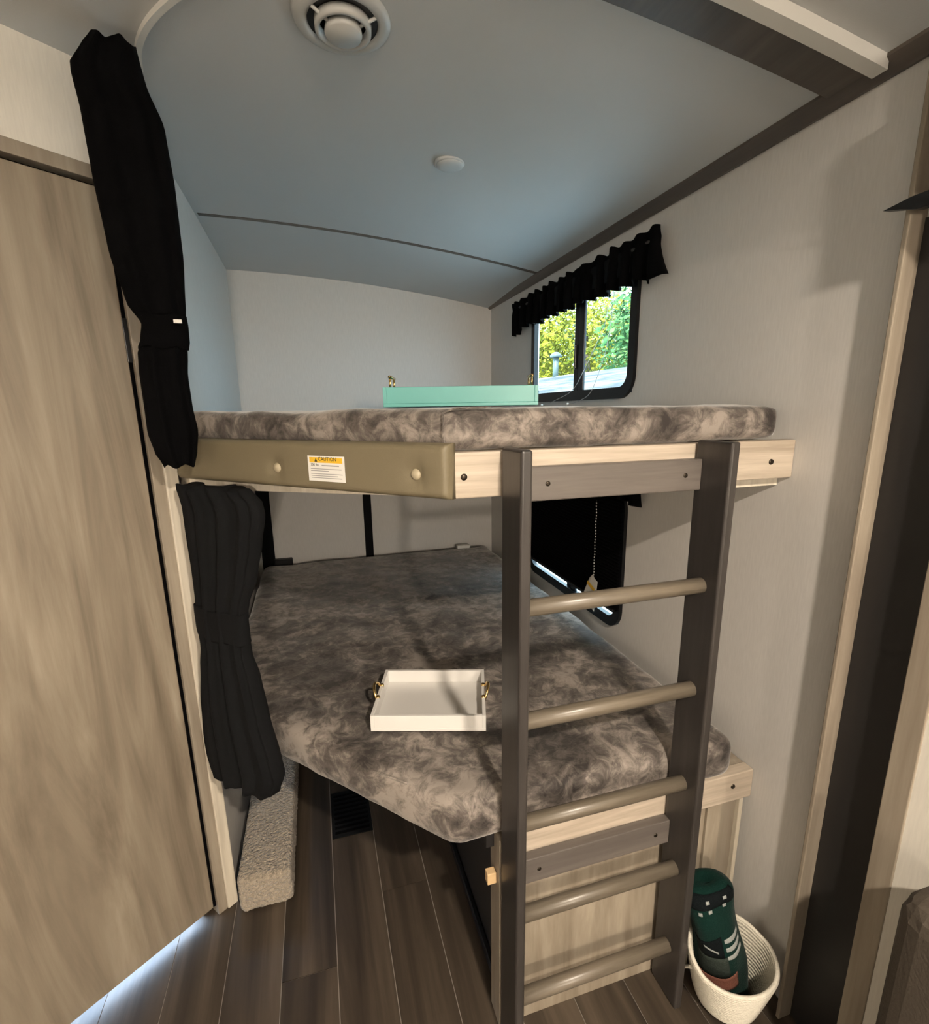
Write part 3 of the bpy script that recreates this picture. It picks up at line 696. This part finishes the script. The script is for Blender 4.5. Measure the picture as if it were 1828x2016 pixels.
tray('white rectangular tray with brass handles on the lower mattress', .255, 1.215, .657, .292, .232, .044, -17.5, 'tray_white', True)
tray('teal rectangular tray with brass bar handles on the upper mattress',     .395, 1.36, 1.459, .385, .27, .048, -17, 'tray_teal', False)

# ceiling vent
vc = Vector((.105, 1.078, ceil_z(.105, 1.078)))
vn = thing('ceiling_vent', 'round white ceiling air vent with dark ring gaps', 'vent', vc)
def ring(name, r0, r1, z0, z1, mat, par, bulge=.004):
    return link(name, lathe([(r0, z1), (r0, z0 + bulge * .3), ((r0 + r1) / 2, z0), (r1, z0 + bulge), (r1, z1)], vc, seg=48), mat, par, True)
link('flange', frame_like := lathe([(.062, .004), (.062, -.010), (.070, -.013), (.083, -.008), (.088, .002)], vc, seg=56), 'vent_white', vn, True)
link('duct', lathe([(.061, -.0075), (.061, .004)], vc, seg=40), 'black_metal', vn)
for (a, b, z0, z1) in ((.041, .050, -.022, -.008),):
    rings = []
    for r, h in ((a, z1), (a + .001, z0), (b - .001, z0), (b, z1)): rings.append((r, h))
    link('louvre_ring', lathe(rings + [(a, z1)], vc, seg=48), 'vent_white', vn, True)
link('hub', lathe([(.012, -.008), (.031, -.012), (.033, -.024), (.031, -.028), (.001, -.030)], vc, seg=40), 'vent_white', vn, True)
for k in range(3):
    a = math.radians(98 + 120 * k - 8)
    p, q = vc + Vector((math.cos(a) * .030, math.sin(a) * .030, -.018)), vc + Vector((math.cos(a) * .063, math.sin(a) * .063, -.010))
    tube('spoke', [p, q], .003, 'vent_white', vn, 8)
dc = Vector((.412, 1.492, ceil_z(.412, 1.492)))
dd = thing('ceiling_disc', 'small round pale cover on the ceiling above the upper bunk', 'ceiling cover', dc)
link('base', lathe([(.043, .004), (.043, -.002), (.040, -.004)], dc, seg=40), 'ceiling', dd, True)
link('cap', lathe([(.038, -.003), (.036, -.006), (.026, -.009), (.001, -.010)], dc, seg=40), 'ceiling', dd, True)

# carpeted step by the left wall
bm = bmesh.new(); add_box(bm, -.318, -.165, 1.335, 2.2, 0, .118); bevel(bm, .014, 3)
st = link('carpeted_step', bm_mesh(bm), 'carpet', None, True)
rmod = st.modifiers.new('remesh', 'REMESH'); rmod.mode = 'VOXEL'; rmod.voxel_size = .007; rmod.use_smooth_shade = True
tx = D.textures.new('pile', 'CLOUDS'); tx.noise_scale = .010; tx.noise_depth = 3
dm = st.modifiers.new('pile', 'DISPLACE'); dm.texture = tx; dm.strength = .008; dm.mid_level = .6; dm.texture_coords = 'LOCAL'
tag(st, 'beige carpeted block on the floor along the left wall', 'carpeted block')
# floor register under the bunk
fv = thing('floor_register', 'dark floor register set in the planks under the lower bunk', 'floor vent', (.027, 1.63, 0))
box('rim', -.045, .094, 1.53, 1.75, .0002, .004, 'black_fabric', fv, r=.001)
for k in range(9): box('slat', -.035, .084, 1.545 + .022 * k, 1.555 + .022 * k, .004, .006, 'black_fabric_dark', fv)

# rope basket with rolled blanket
bk = thing('rope_basket', 'white coiled rope basket on the floor between ladder and wall', 'basket', (.868, .752, 0))
N = 48; HB = 17; rings = []
def basket_pt(t, a, off=0):
    z = .158 * t; cx = .886 - .018 * t; cy = .750 - .020 * t
    rx = (.068 + .038 * t ** .8) + off; ry = (.066 + .024 * t ** .8) + off
    rim = t ** 2 * (.030 * max(0, math.sin(a - .2)) - .006 * max(0, -math.sin(a)))
    return Vector((cx + rx * math.cos(a), cy + ry * math.sin(a), .003 + z + rim))
for i in range(HB * 4 + 1):
    t = i / (HB * 4); bump = .0034 * abs(math.sin(math.pi * HB * t)); rings.append([basket_pt(t, 2 * math.pi * k / N, bump) for k in range(N)])
for i in range(HB * 4, -1, -1):
    t = i / (HB * 4); bump = -.007 - .0026 * abs(math.sin(math.pi * HB * t)); rings.append([basket_pt(max(t, .03), 2 * math.pi * k / N, bump) for k in range(N)])
V, Fc = loft(rings); bm = bmesh.new(); bm.from_mesh(mesh(V, Fc)); link('body', bm_mesh(bm), 'rope', bk, True)
tube('rim_cord', [basket_pt(1.0, 2 * math.pi * k / N, -.0035) for k in range(N)], .0052, 'rope', bk, 8, close=True)
for a0 in (-.18, 2.75):
    A_ = basket_pt(.82, a0 - .22, .003); B_ = basket_pt(.82, a0 + .22, .003); Mx = basket_pt(.62, a0, .016)
    tube('handle', catmull([A_, A_ * .35 + Mx * .65, Mx, B_ * .35 + Mx * .65, B_], 5), .0045, 'rope', bk, 8)
bl = thing('rolled_blanket', 'dark green patterned fleece blanket rolled up in the rope basket', 'blanket', (.87, .752, .02))
ax0, ax1 = Vector((.884, .743, .016)), Vector((.822, .788, .338)); axd = (ax1 - ax0).normalized(); ux = axd.cross(Vector((0, 1, 0))).normalized(); uy = axd.cross(ux).normalized()
if ux.x < 0: ux, uy = -ux, -uy
def bl_pt(t, a, off=0):
    r = .057 - .003 * t + .004 * math.sin(9 * t + 2 * a); r *= 1 - max(0, (t - .93) / .07) ** 2 * .30
    r *= 1 + .05 * math.sin(3 * a + 4 * t) + .03 * math.sin(5 * a - 7 * t)
    return ax0.lerp(ax1, t) + ux * (r + off) * math.cos(a) * 1.05 + uy * (r + off) * math.sin(a) * .85
rings = [[bl_pt(i / 40, 2 * math.pi * k / 48) for k in range(48)] for i in range(41)]
cT = ax1 + axd * .004
for s_ in (.55, .2): rings.append([cT + (bl_pt(1, 2 * math.pi * k / 48) - ax1) * s_ - axd * (.012 if s_ < .3 else 0) for k in range(48)])
V, Fc = loft(rings); bm = bmesh.new(); bm.from_mesh(mesh(V, Fc)); link('roll', bm_mesh(bm), 'fleece_green', bl, True)
def bl_patch(name, poly_fn, mat, off=.0012, n=16):
    """poly_fn(u) -> (angle, t_low, t_high) across the patch"""
    V = []; Fc = []; m = 5
    for i in range(n + 1):
        a, t0, t1 = poly_fn(i / n)
        for j in range(m + 1): V.append(bl_pt(t0 + (t1 - t0) * j / m, a, off))
    for i in range(n):
        for j in range(m): Fc.append((i * (m + 1) + j, (i + 1) * (m + 1) + j, (i + 1) * (m + 1) + j + 1, i * (m + 1) + j + 1))
    o = link(name, mesh(V, Fc), mat, bl, True); s_ = o.modifiers.new('th', 'SOLIDIFY'); s_.thickness = .001; return o
# find the angle that faces the camera
best = max(range(72), key=lambda k: (bl_pt(.5, 2 * math.pi * k / 72) - ax0.lerp(ax1, .5)).normalized().dot((Vector((0, 0, 1.45)) - ax0.lerp(ax1, .5)).normalized()))
af = 2 * math.pi * best / 72
sgn = 1 if (bl_pt(.5, af + .5) - bl_pt(.5, af)).dot(Vector((1, -.3, 0))) > 0 else -1
A2 = lambda d: af + sgn * d
for k in range(3):
    bl_patch('white_stripe', lambda u, k=k: (A2(.25 + .95 * u), .60 - .065 * k + .035 * (u - .5) ** 2, .60 - .065 * k + .036), 'fleece_white')
bl_patch('grey_patch', lambda u: (A2(-1.2 + 1.45 * u), .34 - .03 * math.sin(u * 3), .50), 'fleece_grey')
bl_patch('black_patch', lambda u: (A2(-1.2 + 1.35 * u), .50, .62 + .05 * u), 'fleece_black')
bl_patch('red_patch', lambda u: (A2(-1.2 + 1.75 * u), .22 + .04 * (u - .5) ** 2, .335 + .06 * max(0, u - .7) - .02 * math.sin(u * 3)), 'fleece_red', .0016)
bl_patch('pale_edge', lambda u: (A2(-.55 + .5 * u), .60 - .06 * u, .615 - .06 * u), 'fleece_white', .002)
for (d, t) in ((-.55, .86), (-.15, .87), (.55, .88), (.62, .94), (-.2, .94)):
    bl_patch('pale_spot', lambda u, d=d, t=t: (A2(d + .16 * u), t - .012, t + .012), 'fleece_white', .0015, 4)
bl_patch('black_band', lambda u: (A2(-1.2 + 2.4 * u), .885, .985), 'fleece_black', .0008)

# dark upholstered seat at the right edge
sf = thing('bench_seat', 'dark brown upholstered bench arm at the right edge', 'bench', (.87, .25, 0))
box('arm', .83, .955, -.2, .435, .06, .70, 'sofa', sf, r=.045, seg=4)
box('plinth', .84, .95, -.2, .425, 0, .06, 'dark_door', sf)

# ceiling lamps behind the camera (the warm light of the place)
def puck(x, y, e, label, size=.085, kind='AREA', drop=.018):
    z = ceil_z(x, y); t = thing('ceiling_light', label, 'ceiling light', (x, y, z), 'ceiling puck lights')
    link('housing', lathe([(.075, .002), (.075, -.012), (.062, -.016), (.060, -.012)], (x, y, z), seg=40), 'vent_white', t, True)
    link('diffuser', lathe([(.060, -.010), (.050, -.013), (.001, -.014)], (x, y, z), seg=32), 'lamp_glass', t, True)
    a = D.lights.new('puck_lamp', kind); a.energy = e; a.color = LAMP_C
    if kind == 'AREA': a.shape = 'DISK'; a.size = size
    else: a.shadow_soft_size = size / 2
    o = D.objects.new('puck_lamp', a); COL.objects.link(o); o.location = (x, y, z - drop)
    o.parent = t; o.matrix_parent_inverse = t.matrix_world.inverted()
puck(.38, -.64, LAMP, 'round ceiling puck light behind the camera, near the entry')
# unseen fill lamp added behind the camera to brighten below the upper bunk
wl = thing('fill_lamp', 'unseen warm fill lamp added behind the camera to light under the upper bunk', 'lamp', (.05, YB, 1.55))
box('back_plate', -.02, .12, YB, YB + .015, 1.50, 1.66, 'vent_white', wl, r=.004)
link('shade', lathe([(.035, -.07), (.055, -.06), (.060, .0), (.055, .06), (.035, .07)], (.05, YB + .085, 1.58), 'Z', 24), 'lamp_glass', wl, True)
a = D.lights.new('fill_lamp_bulb', 'POINT'); a.energy = 210; a.color = LAMP_C; a.shadow_soft_size = .08
o = D.objects.new('fill_lamp_bulb', a); COL.objects.link(o); o.location = (.05, YB + .24, 1.58); o.parent = wl; o.matrix_parent_inverse = wl.matrix_world.inverted()
